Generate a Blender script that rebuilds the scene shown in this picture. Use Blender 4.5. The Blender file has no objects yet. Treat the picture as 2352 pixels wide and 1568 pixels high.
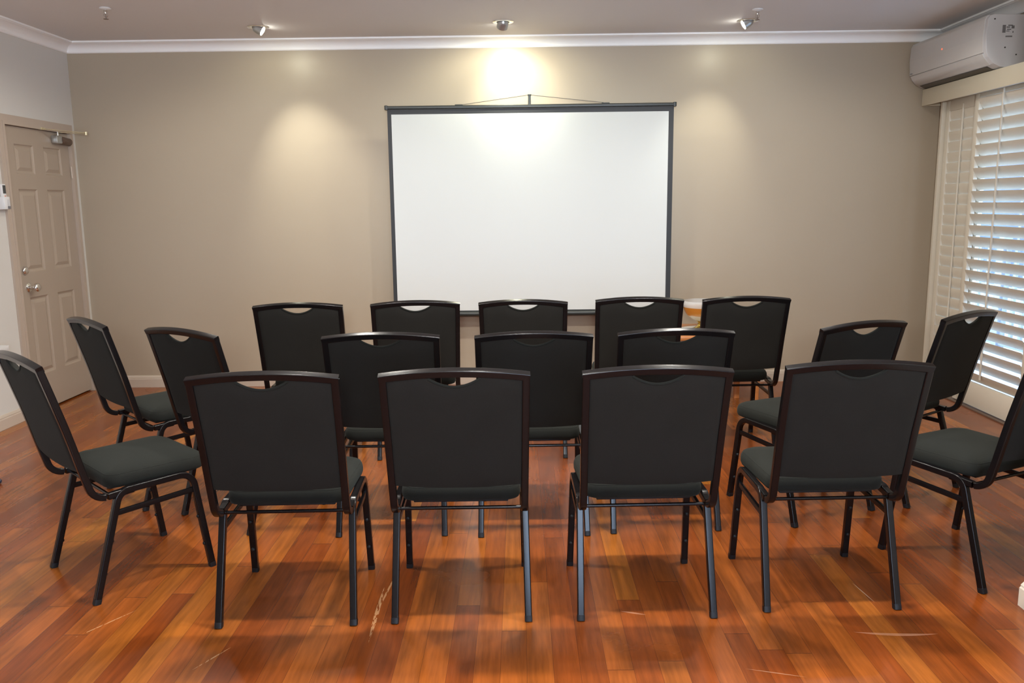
import bpy, bmesh, math, random
from mathutils import Vector, Matrix
random.seed(7)
PI = math.pi
R = math.radians
scn = bpy.context.scene
COL = scn.collection

# ------------------------------------------------------------------ materials
def mat(name, base=(.5,.5,.5), rough=.5, metal=0., **kw):
    m = bpy.data.materials.new(name); m.use_nodes = True
    b = m.node_tree.nodes['Principled BSDF']
    b.inputs['Base Color'].default_value = (*base, 1)
    b.inputs['Roughness'].default_value = rough
    b.inputs['Metallic'].default_value = metal
    for k, v in kw.items():
        b.inputs[k.replace('_', ' ')].default_value = v
    return m

def add_noise(m, scale=60., amount=.08, bump=.0, bscale=None, stretch=(1,1,1), dist=.001, detail=4):
    """soft procedural variation of colour and a fine bump"""
    nt = m.node_tree; N = nt.nodes; L = nt.links
    b = N['Principled BSDF']
    tc = N.new('ShaderNodeTexCoord'); mp = N.new('ShaderNodeMapping')
    mp.inputs['Scale'].default_value = stretch
    L.new(tc.outputs['Object'], mp.inputs['Vector'])
    no = N.new('ShaderNodeTexNoise'); no.inputs['Scale'].default_value = scale
    no.inputs['Detail'].default_value = detail
    L.new(mp.outputs[0], no.inputs['Vector'])
    c = b.inputs['Base Color'].default_value[:3]
    rp = N.new('ShaderNodeMapRange')
    rp.inputs['To Min'].default_value = 1 - amount; rp.inputs['To Max'].default_value = 1 + amount
    L.new(no.outputs[0], rp.inputs['Value'])
    mx = N.new('ShaderNodeVectorMath'); mx.operation = 'SCALE'
    mx.inputs[0].default_value = c
    L.new(rp.outputs[0], mx.inputs['Scale'])
    L.new(mx.outputs[0], b.inputs['Base Color'])
    if bump:
        n2 = N.new('ShaderNodeTexNoise'); n2.inputs['Scale'].default_value = bscale or scale
        n2.inputs['Detail'].default_value = 3
        L.new(mp.outputs[0], n2.inputs['Vector'])
        bp = N.new('ShaderNodeBump'); bp.inputs['Strength'].default_value = bump
        bp.inputs['Distance'].default_value = dist
        L.new(n2.outputs[0], bp.inputs['Height']); L.new(bp.outputs[0], b.inputs['Normal'])
    return m

M = {}
M['wall_taupe'] = add_noise(mat('wall_taupe', (.385,.325,.250), .38, Specular_IOR_Level=.42), 3, .02, .10, 260)
M['wall_white'] = add_noise(mat('wall_white', (.60,.59,.56), .6), 3, .02, .12, 220)
M['ceiling'] = add_noise(mat('ceiling', (.68,.67,.665), .65), 3, .015, .1, 200)
M['cornice'] = add_noise(mat('cornice', (.86,.86,.86), .5), 4, .01)
M['trim_taupe'] = add_noise(mat('trim_taupe', (.44,.365,.30), .33), 5, .02)
M['trim_pale'] = add_noise(mat('trim_pale', (.50,.43,.36), .35), 5, .02)
M['door_paint'] = add_noise(mat('door_paint', (.36,.295,.235), .32), 5, .02)
M['chrome'] = add_noise(mat('chrome', (.78,.77,.75), .14, 1.), 30, .03)
M['silver'] = add_noise(mat('silver', (.50,.51,.50), .30, .8), 30, .05)
M['brass_pale'] = add_noise(mat('brass_pale', (.62,.55,.36), .3, .5), 30, .05)
M['brown_metal'] = add_noise(mat('brown_metal', (.16,.11,.085), .4, .4), 30, .06)
M['white_plastic'] = add_noise(mat('white_plastic', (.70,.71,.72), .35), 20, .01)
M['ac_plastic'] = add_noise(mat('ac_plastic', (.60,.60,.60), .38), 20, .012)
M['ac_side'] = add_noise(mat('ac_side', (.58,.59,.62), .42), 20, .012)
M['grey_mark'] = add_noise(mat('grey_mark', (.16,.16,.17), .5), 300, .3)
M['dark_gap'] = add_noise(mat('dark_gap', (.02,.02,.02), .6), 50, .1)
M['vent_dark'] = add_noise(mat('vent_dark', (.07,.065,.055), .45), 40, .15)
M['cream'] = add_noise(mat('cream', (.60,.555,.44), .42), 8, .02)
M['shutter_paint'] = add_noise(mat('shutter_paint', (.62,.575,.49), .42), 8, .02)
M['screen_white'] = add_noise(mat('screen_white', (.605,.635,.64), .75, Specular_IOR_Level=.2), 2, .006)
M['screen_black'] = add_noise(mat('screen_black', (.016,.018,.022), .55), 40, .1)
M['screen_case'] = add_noise(mat('screen_case', (.018,.022,.021), .38), 40, .1)
M['black_metal'] = add_noise(mat('black_metal', (.0045,.0038,.0042), .22, 0., Specular_IOR_Level=.27), 90, .15, .08, 700, dist=.0004)
M['black_rubber'] = add_noise(mat('black_rubber', (.006,.0065,.008), .5, Specular_IOR_Level=.3), 60, .1)
M['wire'] = add_noise(mat('wire', (.10,.09,.08), .4, .6), 60, .1)
M['gold'] = add_noise(mat('gold', (.62,.43,.09), .22, 1.), 30, .06)
M['plate_white'] = add_noise(mat('plate_white', (.72,.71,.68), .35), 12, .02)
M['blue_dark'] = add_noise(mat('blue_dark', (.015,.03,.06), .35), 60, .1)
M['ext_wall'] = add_noise(mat('ext_wall', (.06,.08,.12), .7), 4, .06)
M['ext_white'] = add_noise(mat('ext_white', (.24,.25,.28), .6), 8, .03)
M['ext_dark'] = add_noise(mat('ext_dark', (.03,.035,.05), .5), 8, .1)
M['ext_ground'] = add_noise(mat('ext_ground', (.36,.38,.42), .8), 8, .15)
M['aluminium'] = add_noise(mat('aluminium', (.35,.36,.38), .4, .6), 30, .05)

m = M['glass'] = mat('glass', (1,1,1), .0, 0.)
m.node_tree.nodes['Principled BSDF'].inputs['Transmission Weight'].default_value = 1
m.node_tree.nodes['Principled BSDF'].inputs['IOR'].default_value = 1.45
m = M['amber'] = mat('amber', (.75,.33,.05), .08, 0.)
m.node_tree.nodes['Principled BSDF'].inputs['Transmission Weight'].default_value = .55
m = M['pane'] = mat('pane')                       # thin window pane: mostly lets light straight through
nt = m.node_tree; nt.nodes.clear()
o = nt.nodes.new('ShaderNodeOutputMaterial'); mx = nt.nodes.new('ShaderNodeMixShader')
tr = nt.nodes.new('ShaderNodeBsdfTransparent'); gl = nt.nodes.new('ShaderNodeBsdfGlossy')
gl.inputs['Roughness'].default_value = .02
tr.inputs['Color'].default_value = (.93,.96,.97,1)
mx.inputs[0].default_value = .06; nt.links.new(tr.outputs[0], mx.inputs[1])
nt.links.new(gl.outputs[0], mx.inputs[2]); nt.links.new(mx.outputs[0], o.inputs[0])

def emis(name, col, s):
    m = mat(name, col, .4)
    b = m.node_tree.nodes['Principled BSDF']
    b.inputs['Emission Color'].default_value = (*col, 1)
    b.inputs['Emission Strength'].default_value = s
    return m
M['bulb'] = emis('bulb', (1, .97, .86), 40)
M['led_red'] = emis('led_red', (1, .12, .05), 1.2)
M['lcd'] = add_noise(mat('lcd', (.045,.05,.05), .25), 40, .05)

# upholstery: fine woven charcoal cloth
def fabric(name, c1, c2):
    m = mat(name, c1, .92, Specular_IOR_Level=.18)
    nt = m.node_tree; N = nt.nodes; L = nt.links; b = N['Principled BSDF']
    b.inputs['Sheen Weight'].default_value = .05
    b.inputs['Sheen Roughness'].default_value = .5
    b.inputs['Sheen Tint'].default_value = (.55,.62,.55,1)
    tc = N.new('ShaderNodeTexCoord')
    w = []
    for ax, rot in ((0, R(38)), (1, R(-52))):
        mp = N.new('ShaderNodeMapping'); mp.inputs['Rotation'].default_value = (0, rot, 0) if ax == 0 else (R(20), rot, 0)
        L.new(tc.outputs['Object'], mp.inputs[0])
        wv = N.new('ShaderNodeTexWave'); wv.inputs['Scale'].default_value = 210
        wv.inputs['Distortion'].default_value = 1.2; wv.inputs['Detail'].default_value = 1
        L.new(mp.outputs[0], wv.inputs[0]); w.append(wv)
    mu = N.new('ShaderNodeMath'); mu.operation = 'MULTIPLY'
    L.new(w[0].outputs[1], mu.inputs[0]); L.new(w[1].outputs[1], mu.inputs[1])
    no = N.new('ShaderNodeTexNoise'); no.inputs['Scale'].default_value = 420; no.inputs['Detail'].default_value = 2
    L.new(tc.outputs['Object'], no.inputs[0])
    n3 = N.new('ShaderNodeTexNoise'); n3.inputs['Scale'].default_value = 9; n3.inputs['Detail'].default_value = 3
    L.new(tc.outputs['Object'], n3.inputs[0])
    ad = N.new('ShaderNodeMath'); ad.operation = 'ADD'
    L.new(mu.outputs[0], ad.inputs[0]); L.new(no.outputs[0], ad.inputs[1])
    a2 = N.new('ShaderNodeMath'); a2.operation = 'MULTIPLY_ADD'; a2.inputs[1].default_value = .45
    L.new(n3.outputs[0], a2.inputs[0]); L.new(ad.outputs[0], a2.inputs[2])
    rp = N.new('ShaderNodeValToRGB')
    rp.color_ramp.elements[0].position = .45; rp.color_ramp.elements[0].color = (*c1, 1)
    rp.color_ramp.elements[1].position = 1.15 if False else 1.0; rp.color_ramp.elements[1].color = (*c2, 1)
    L.new(a2.outputs[0], rp.inputs[0]); L.new(rp.outputs[0], b.inputs['Base Color'])
    bp = N.new('ShaderNodeBump'); bp.inputs['Strength'].default_value = .35; bp.inputs['Distance'].default_value = .0006
    L.new(ad.outputs[0], bp.inputs['Height']); L.new(bp.outputs[0], b.inputs['Normal'])
    return m
M['fabric_back'] = fabric('fabric_back', (.0045,.0041,.0035), (.0114,.0105,.0091))
M['fabric_seat'] = fabric('fabric_seat', (.0046,.0050,.0042), (.0108,.0116,.0098))

# polished board floor
def floor_mat():
    m = mat('floor_boards', (.3,.1,.03), .25)
    nt = m.node_tree; N = nt.nodes; L = nt.links; b = N['Principled BSDF']
    def math_(op, a, c=None, d=None):
        n = N.new('ShaderNodeMath'); n.operation = op
        for i, v in enumerate((a, c, d)):
            if v is None: continue
            if isinstance(v, (int, float)): n.inputs[i].default_value = v
            else: L.new(v, n.inputs[i])
        return n.outputs[0]
    tc = N.new('ShaderNodeTexCoord'); sp = N.new('ShaderNodeSeparateXYZ')
    L.new(tc.outputs['Object'], sp.inputs[0])
    X, Y = sp.outputs[0], sp.outputs[1]
    W = .0845
    xs = math_('DIVIDE', math_('ADD', X, 20.016), W)
    bi = math_('FLOOR', xs); xf = math_('FRACT', xs)
    wn = N.new('ShaderNodeTexWhiteNoise'); wn.noise_dimensions = '1D'; L.new(bi, wn.inputs['W'])
    LEN = 2.1
    ys = math_('ADD', math_('DIVIDE', Y, LEN), math_('MULTIPLY', wn.outputs['Value'], 7.3))
    yi = math_('FLOOR', ys); yf = math_('FRACT', ys)
    cb = N.new('ShaderNodeCombineXYZ'); L.new(bi, cb.inputs[0]); L.new(yi, cb.inputs[1])
    wb = N.new('ShaderNodeTexWhiteNoise'); wb.noise_dimensions = '2D'; L.new(cb.outputs[0], wb.inputs['Vector'])
    ramp = N.new('ShaderNodeValToRGB'); cr = ramp.color_ramp
    cols = [(0, (.19,.040,.0065)), (.22, (.235,.053,.0085)), (.5, (.268,.066,.0105)), (.78, (.305,.081,.0125)), (.93, (.35,.105,.0145)), (1, (.40,.135,.0165))]
    cr.elements[0].position = 0; cr.elements[0].color = (*cols[0][1], 1)
    cr.elements[1].position = 1; cr.elements[1].color = (*cols[-1][1], 1)
    for p, c in cols[1:-1]:
        e = cr.elements.new(p); e.color = (*c, 1)
    L.new(wb.outputs['Value'], ramp.inputs[0])
    # grain, stretched along the board and shifted from board to board
    off = N.new('ShaderNodeCombineXYZ'); L.new(math_('MULTIPLY', wb.outputs['Value'], 37.), off.inputs[0]); L.new(math_('MULTIPLY', wn.outputs['Value'], 23.), off.inputs[2])
    av = N.new('ShaderNodeVectorMath'); av.operation = 'ADD'; L.new(tc.outputs['Object'], av.inputs[0]); L.new(off.outputs[0], av.inputs[1])
    def grain(sc, st, det):
        mp = N.new('ShaderNodeMapping'); mp.inputs['Scale'].default_value = st; L.new(av.outputs[0], mp.inputs[0])
        n = N.new('ShaderNodeTexNoise'); n.inputs['Scale'].default_value = sc; n.inputs['Detail'].default_value = det
        L.new(mp.outputs[0], n.inputs[0]); return n.outputs[0]
    g1 = grain(14, (4.5, .35, 1), 5); g2 = grain(60, (6, .25, 1), 4); g3 = grain(3, (2.5, .6, 1), 3)
    g = math_('ADD', math_('MULTIPLY_ADD', g1, .7, .30), math_('MULTIPLY_ADD', g2, .18, -.09))
    g = math_('ADD', g, math_('MULTIPLY_ADD', g3, .8, -.30))
    vm = N.new('ShaderNodeVectorMath'); vm.operation = 'SCALE'; L.new(ramp.outputs[0], vm.inputs[0]); L.new(g, vm.inputs['Scale'])
    # seams
    ex = math_('MINIMUM', xf, math_('SUBTRACT', 1, xf)); ey = math_('MINIMUM', yf, math_('SUBTRACT', 1, yf))
    sx = math_('LESS_THAN', ex, .0085); sy = math_('LESS_THAN', ey, .0008)
    seam = math_('MAXIMUM', sx, sy)
    seamf = math_('MULTIPLY', seam, .62)
    mx = N.new('ShaderNodeMix'); mx.data_type = 'RGBA'
    L.new(seamf, mx.inputs['Factor']); L.new(vm.outputs[0], mx.inputs['A']); mx.inputs['B'].default_value = (.05,.013,.005,1)
    col = mx.outputs['Result']
    # worn streaks and scuffs, each with its own shape
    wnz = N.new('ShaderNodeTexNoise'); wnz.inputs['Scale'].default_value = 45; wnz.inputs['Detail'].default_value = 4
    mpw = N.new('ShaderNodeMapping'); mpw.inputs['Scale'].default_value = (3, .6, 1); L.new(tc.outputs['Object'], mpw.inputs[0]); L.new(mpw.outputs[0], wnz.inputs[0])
    def scuff(x0, y0, x1, y1, w, col, lvl, strength, bend=0.):
        nonlocal_col = col
        dx, dy = x1-x0, y1-y0; ln = math.hypot(dx, dy); ux, uy = dx/ln, dy/ln
        px_ = math_('SUBTRACT', X, x0); py_ = math_('SUBTRACT', Y, y0)
        t = math_('DIVIDE', math_('ADD', math_('MULTIPLY', px_, ux), math_('MULTIPLY', py_, uy)), ln)
        s = math_('ADD', math_('MULTIPLY', px_, -uy), math_('MULTIPLY', py_, ux))
        if bend:
            s = math_('ADD', s, math_('MULTIPLY', math_('MULTIPLY', t, math_('SUBTRACT', 1, t)), bend*4))
        prof = math_('MULTIPLY', math_('MULTIPLY', t, math_('SUBTRACT', 1, t)), 4)
        inside = math_('LESS_THAN', math_('ABSOLUTE', s), math_('MULTIPLY', prof, w))
        inr = math_('MULTIPLY', math_('GREATER_THAN', t, 0), math_('LESS_THAN', t, 1))
        ms = math_('MULTIPLY', inside, inr)
        ms = math_('MULTIPLY', ms, math_('GREATER_THAN', wnz.outputs[0], lvl))
        return math_('MULTIPLY', ms, strength)
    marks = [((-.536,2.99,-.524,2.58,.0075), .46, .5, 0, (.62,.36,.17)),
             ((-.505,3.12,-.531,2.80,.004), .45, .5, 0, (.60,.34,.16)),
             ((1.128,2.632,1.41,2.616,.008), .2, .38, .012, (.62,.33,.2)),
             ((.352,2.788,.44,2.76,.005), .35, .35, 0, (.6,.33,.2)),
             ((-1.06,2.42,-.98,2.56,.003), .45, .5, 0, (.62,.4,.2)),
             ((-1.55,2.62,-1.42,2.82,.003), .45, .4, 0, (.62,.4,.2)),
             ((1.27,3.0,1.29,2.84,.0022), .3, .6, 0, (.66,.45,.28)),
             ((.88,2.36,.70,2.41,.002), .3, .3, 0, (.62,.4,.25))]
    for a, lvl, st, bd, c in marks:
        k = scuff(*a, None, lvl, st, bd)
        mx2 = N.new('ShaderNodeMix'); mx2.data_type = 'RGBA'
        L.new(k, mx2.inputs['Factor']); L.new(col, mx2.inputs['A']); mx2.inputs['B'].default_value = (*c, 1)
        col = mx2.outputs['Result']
    L.new(col, b.inputs['Base Color'])
    b.inputs['Specular IOR Level'].default_value = .5
    rn = N.new('ShaderNodeTexNoise'); rn.inputs['Scale'].default_value = 2.2; rn.inputs['Detail'].default_value = 5
    L.new(tc.outputs['Object'], rn.inputs[0])
    L.new(math_('MULTIPLY_ADD', rn.outputs[0], .22, .13), b.inputs['Roughness'])
    # fine ripple of the varnish
    bn = N.new('ShaderNodeTexNoise'); bn.inputs['Scale'].default_value = 34; bn.inputs['Detail'].default_value = 3
    L.new(tc.outputs['Object'], bn.inputs[0])
    hh = math_('SUBTRACT', math_('MULTIPLY', bn.outputs[0], .5), math_('MULTIPLY', seam, .6))
    bp = N.new('ShaderNodeBump'); bp.inputs['Strength'].default_value = .22; bp.inputs['Distance'].default_value = .0012
    L.new(hh, bp.inputs['Height']); L.new(bp.outputs[0], b.inputs['Normal'])
    return m
M['floor'] = floor_mat()
def wood_mat():
    m = mat('orange_timber', (.42,.16,.05), .3)
    return add_noise(m, 20, .25, 0, stretch=(.4,3,3))
M['timber'] = wood_mat()

# ------------------------------------------------------------------ mesh helpers
def obj(name, bm, m, parent=None, smooth=True, bevel=0, seg=2, label=None, angle=40):
    if bevel:
        bmesh.ops.bevel(bm, geom=list(bm.edges), offset=bevel, segments=seg, affect='EDGES', profile=.5, clamp_overlap=True)
    bmesh.ops.recalc_face_normals(bm, faces=bm.faces)
    me = bpy.data.meshes.new(name); bm.to_mesh(me); bm.free()
    if smooth:
        me.polygons.foreach_set('use_smooth', [True]*len(me.polygons))
        me.update()
        try: me.set_sharp_from_angle(angle=R(angle))
        except Exception: pass
    o = bpy.data.objects.new(name, me); COL.objects.link(o)
    if isinstance(m, str): m = M[m]
    me.materials.append(m)
    if parent is not None: o.parent = parent
    if label: o['label'] = label
    if m.name.startswith(('black_metal', 'screen_case')):
        o.modifiers.new('weighted_normal', 'WEIGHTED_NORMAL').keep_sharp = True
    return o
def tag(o, label=None, cat=None, group=None, kind=None):
    if label: o['label'] = label
    if cat: o['category'] = cat
    if group: o['group'] = group
    if kind: o['kind'] = kind
    return o
def thing(name, label, cat, loc=(0,0,0), rz=0, group=None):
    o = bpy.data.objects.new(name, None); COL.objects.link(o)
    o.empty_display_size = .1; o.location = loc; o.rotation_euler = (0,0,rz)
    return tag(o, label, cat, group)
def struct(name, bm, m, parent=None, **k):
    o = obj(name, bm, m, parent, **k)
    if parent is None: o['kind'] = 'structure'
    return o
def box(bm, x0, x1, y0, y1, z0, z1, mtx=None):
    vs = [bm.verts.new(v) for v in ((x0,y0,z0),(x1,y0,z0),(x1,y1,z0),(x0,y1,z0),(x0,y0,z1),(x1,y0,z1),(x1,y1,z1),(x0,y1,z1))]
    if mtx is not None:
        for v in vs: v.co = mtx @ v.co
    for f in ((0,3,2,1),(4,5,6,7),(0,1,5,4),(1,2,6,5),(2,3,7,6),(3,0,4,7)):
        bm.faces.new([vs[i] for i in f])
    return vs
def bx(*a, mtx=None):
    bm = bmesh.new(); box(bm, *a, mtx=mtx); return bm
def fillet(pts, rad, n=6):
    """polyline with rounded corners; rad: one radius or one per inner point"""
    pts = [Vector(p) for p in pts]; out = [pts[0]]
    for i in range(1, len(pts)-1):
        r = rad[i-1] if isinstance(rad, (list, tuple)) else rad
        a, b, c = pts[i-1], pts[i], pts[i+1]
        u = (a-b); v = (c-b); lu, lv = u.length, v.length; u.normalize(); v.normalize()
        ang = u.angle(v)
        if r <= 0 or ang > PI-.01: out.append(b); continue
        d = min(r/math.tan(ang/2), lu*.49, lv*.49)
        rr = d*math.tan(ang/2)
        p0 = b+u*d; p1 = b+v*d
        cen = b+(u+v).normalized()*(rr/math.sin(ang/2))
        e0 = p0-cen; e1 = p1-cen; tot = e0.angle(e1); ax = e0.cross(e1).normalized()
        for k in range(n+1):
            out.append(cen+Matrix.Rotation(tot*k/n, 3, ax) @ e0)
    out.append(pts[-1])
    return out
def sweep(bm, path, prof, up=(0,0,1), cap=True, scales=None):
    """sweep closed 2D profile (a,b) along path; a is sideways, b towards 'up'"""
    path = [Vector(p) for p in path]; n = len(path); rings = []
    up = Vector(up).normalized()
    for i, p in enumerate(path):
        if i == 0: t = path[1]-p
        elif i == n-1: t = p-path[-2]
        else: t = (path[i+1]-p).normalized()+(p-path[i-1]).normalized()
        t.normalize()
        side = t.cross(up)
        if side.length < 1e-4: side = Vector((1,0,0))
        side.normalize(); u = side.cross(t).normalized()
        s = scales[i] if scales else 1
        rings.append([bm.verts.new(p+side*a*s+u*b*s) for a, b in prof])
    k = len(prof)
    for i in range(n-1):
        for j in range(k):
            bm.faces.new((rings[i][j], rings[i][(j+1)%k], rings[i+1][(j+1)%k], rings[i+1][j]))
    if cap:
        bm.faces.new(rings[0]); bm.faces.new(list(reversed(rings[-1])))
    return rings
def rrect(w, h, r, n=3):
    out = []
    for cx, cy, a0 in ((w/2-r, h/2-r, 0), (-w/2+r, h/2-r, 90), (-w/2+r, -h/2+r, 180), (w/2-r, -h/2+r, 270)):
        for k in range(n+1):
            a = R(a0+90*k/n); out.append((cx+r*math.cos(a), cy+r*math.sin(a)))
    return out
def circ(r, n=12): return [(r*math.cos(2*PI*k/n), r*math.sin(2*PI*k/n)) for k in range(n)]
def tube(path, prof, up=(0,0,1)):
    bm = bmesh.new(); sweep(bm, path, prof, up); return bm
def lathe(bm, prof, n=32, mtx=None, cap=False):
    """prof: (r,z) list"""
    rings = []
    for r, z in prof:
        if r < 1e-6:
            v = bm.verts.new((0,0,z)); rings.append([v])
        else: rings.append([bm.verts.new((r*math.cos(2*PI*k/n), r*math.sin(2*PI*k/n), z)) for k in range(n)])
    for a, b in zip(rings, rings[1:]):
        for k in range(n):
            k2 = (k+1) % n
            if len(a) == 1 and len(b) == 1: break
            if len(a) == 1: bm.faces.new((a[0], b[k], b[k2]))
            elif len(b) == 1: bm.faces.new((a[k], b[0], a[k2]))
            else: bm.faces.new((a[k], b[k], b[k2], a[k2]))
    if mtx is not None:
        for v in bm.verts: v.co = mtx @ v.co
    return bm
def lt(prof, n=32, mtx=None): return lathe(bmesh.new(), prof, n, mtx)
def frame_to(p, d):
    """matrix taking local +z to direction d at point p"""
    return Matrix.Translation(Vector(p)) @ Vector(d).to_track_quat('Z', 'Y').to_matrix().to_4x4()

# ------------------------------------------------------------------ camera (solved from the photograph)
CH = 1.4593
f_px, pitch, roll, yaw = 1897.45, R(9.5164), R(-.6657), R(.597)
R0 = Vector((math.cos(yaw), math.sin(yaw), 0)); F0 = Vector((-math.sin(yaw), math.cos(yaw), 0)); Z = Vector((0,0,1))
FW = F0*math.cos(pitch)-Z*math.sin(pitch); U0 = F0*math.sin(pitch)+Z*math.cos(pitch)
RT = R0*math.cos(roll)+U0*math.sin(roll); UP = -R0*math.sin(roll)+U0*math.cos(roll)
cd = bpy.data.cameras.new('camera'); cam = bpy.data.objects.new('camera', cd); COL.objects.link(cam)
cam.matrix_world = Matrix(((RT.x,UP.x,-FW.x,0),(RT.y,UP.y,-FW.y,0),(RT.z,UP.z,-FW.z,CH),(0,0,0,1)))
cd.sensor_width = 36; cd.lens = f_px/2352*36; cd.clip_start = .05
cd.dof.use_dof = False
scn.camera = cam

# ------------------------------------------------------------------ room
XL, YB, XR, H = -3.478, 6.622, 3.27, 2.708
YF = -2.0                      # rear of the space, behind the camera
NX, NY = 1.81, 2.80            # corner of the wall that comes in on the right
T = .12
struct('floor', bx(XL-T, XR+T+.02, YF-T, YB+T, -.05, 0), 'floor', smooth=False)
struct('ceiling', bx(XL-T, XR+T, YF-T, YB+T, H, H+.08), 'ceiling', smooth=False)
struct('door_light_block', bx(XL-T-.06, XL-T, 5.5, YB+T, 0, 2.3), 'trim_taupe', smooth=False)  # unseen box added behind the door to stop light leaking through its gaps
struct('wall_back', bx(XL-T, XR+T, YB, YB+T, 0, H), 'wall_taupe', smooth=False)
# left wall with the doorway
DY0, DY1, DZ = 5.700, 6.515, 2.02
bm = bmesh.new()
box(bm, XL-T, XL, YF, DY0-.03, 0, H); box(bm, XL-T, XL, DY1+.03, YB, 0, H); box(bm, XL-T, XL, DY0-.03, DY1+.03, DZ+.03, H)
struct('wall_left', bm, 'wall_white', smooth=False)
# right wall with the opening for the sliding glass door
OY0, OY1, OZ = 4.35, 6.42, 2.17
bm = bmesh.new()
box(bm, XR, XR+T, NY, OY0, 0, H); box(bm, XR, XR+T, OY1, YB, 0, H); box(bm, XR, XR+T, OY0, OY1, OZ, H)
struct('wall_right', bm, 'wall_taupe', smooth=False)
bm = bmesh.new(); box(bm, NX, XR+T, NY-T, NY, 0, H); box(bm, NX, NX+T, YF, NY-T, 0, H)
struct('wall_right_pier', bm, 'wall_white', smooth=False)
# rear wall, with a wide window
WX0, WX1, WZ0, WZ1 = .05, 1.70, .55, 2.15
bm = bmesh.new()
box(bm, XL-T, WX0, YF-T, YF, 0, H); box(bm, WX1, NX+T, YF-T, YF, 0, H)
box(bm, WX0, WX1, YF-T, YF, 0, WZ0); box(bm, WX0, WX1, YF-T, YF, WZ1, H)
struct('wall_rear', bm, 'wall_white', smooth=False)
w2 = struct('window_2', (lambda b: (box(b, WX0, WX0+.05, YF-.09, YF-.03, WZ0, WZ1), box(b, WX1-.05, WX1, YF-.09, YF-.03, WZ0, WZ1),
     box(b, WX0, WX1, YF-.09, YF-.03, WZ0, WZ0+.05), box(b, WX0, WX1, YF-.09, YF-.03, WZ1-.05, WZ1),
     box(b, .86, .91, YF-.09, YF-.03, WZ0, WZ1)) and b)(bmesh.new()), 'ext_white', smooth=False)

# cornice: coved plaster along left, back and right wall, mitred in the corners
def cornice(name, a, b, inx, iny):
    """a,b: ends (x,y) with the mitre already applied per profile offset"""
    prof = [(0, H-.075), (.006, H-.075), (.010, H-.071)]
    for k in range(9):
        t = k/8*PI/2
        prof.append((.012+.072*(1-math.cos(t)), H-.068+.052*math.sin(t)))
    prof += [(.086, H-.014), (.100, H-.012), (.100, H), (0, H)]
    bm = bmesh.new(); ra, rb = [], []
    for d, z in prof:
        pa, pb = a(d), b(d)
        ra.append(bm.verts.new((pa[0], pa[1], z))); rb.append(bm.verts.new((pb[0], pb[1], z)))
    n = len(prof)
    for i in range(n):
        j = (i+1) % n; bm.faces.new((ra[i], ra[j], rb[j], rb[i]))
    bm.faces.new(ra); bm.faces.new(list(reversed(rb)))
    return struct(name, bm, 'cornice', angle=25)
cornice('trim_1', lambda d: (XL+d, YF), lambda d: (XL+d, YB-d), 1, 0)
cornice('trim_2', lambda d: (XL+d, YB-d), lambda d: (XR-d, YB-d), 0, -1)
cornice('trim_3', lambda d: (XR-d, YB-d), lambda d: (XR-d, NY+d), -1, 0)

# baseboards
def skirting(name, pts, nrm, m):
    """pts: list of (x,y) along the wall, nrm: unit normal into the room per segment"""
    prof = [(0,0),(.015,0),(.015,.068),(.012,.074),(.0125,.080),(.009,.088),(.006,.0945),(0,.097)]
    bm = bmesh.new(); rings = []
    for i, p in enumerate(pts):
        ns = []
        if i > 0: ns.append(Vector(nrm[i-1]))
        if i < len(pts)-1: ns.append(Vector(nrm[i]))
        rings.append([bm.verts.new((p[0]+sum(n.x for n in ns)*d, p[1]+sum(n.y for n in ns)*d, z)) if (len(ns) == 1 or (ns[0]-ns[1]).length > .01) else bm.verts.new((p[0]+ns[0].x*d, p[1]+ns[0].y*d, z)) for d, z in prof])
    n = len(prof)
    for a, b in zip(rings, rings[1:]):
        for i in range(n):
            bm.faces.new((a[i], a[(i+1) % n], b[(i+1) % n], b[i]))
    bm.faces.new(rings[0]); bm.faces.new(list(reversed(rings[-1])))
    return struct(name, bm, m, smooth=False)
skirting('baseboard_back', [(XL+.016, YB), (XR-.016, YB)], [(0,-1)], 'trim_pale')
skirting('baseboard_left', [(XL, YF+.02), (XL, DY0-.075)], [(1,0)], 'trim_pale')
skirting('baseboard_right', [(NX, YF+.02), (NX, NY), (XR-.02, NY)], [(-1,0),(0,1)], 'shutter_paint')
skirting('baseboard_window', [(XR, NY+.03), (XR, OY0-.02)], [(-1,0)], 'trim_pale')

# ------------------------------------------------------------------ door on the left wall
bm = bmesh.new()
AW, AT = .062, .016
def arch(y0, y1, z0, z1): box(bm, XL-.002, XL+AT, y0, y1, z0, z1)
arch(DY0-.008-AW, DY0-.026, 0, DZ+.008+AW); arch(DY1+.026, min(DY1+.008+AW, YB-.060), 0, DZ+.008+AW); arch(DY0-.026, DY1+.026, DZ+.026, DZ+.008+AW)
# inner raised lip of the architrave and the jamb lining
box(bm, XL-.03, XL+AT+.005, DY0-.026, DY0-.003, 0, DZ+.003); box(bm, XL-.03, XL+AT+.005, DY1+.003, DY1+.026, 0, DZ+.003)
box(bm, XL-.03, XL+AT+.005, DY0-.026, DY1+.026, DZ+.003, DZ+.026)
box(bm, XL-T+.002, XL-.03, DY0-.029, DY0+.008, 0, DZ+.003); box(bm, XL-T+.002, XL-.03, DY1-.008, DY1+.029, 0, DZ+.003); box(bm, XL-T+.002, XL-.03, DY0-.029, DY1+.029, DZ+.003, DZ+.029)
struct('trim_4', bm, 'trim_taupe', smooth=False)

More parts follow.
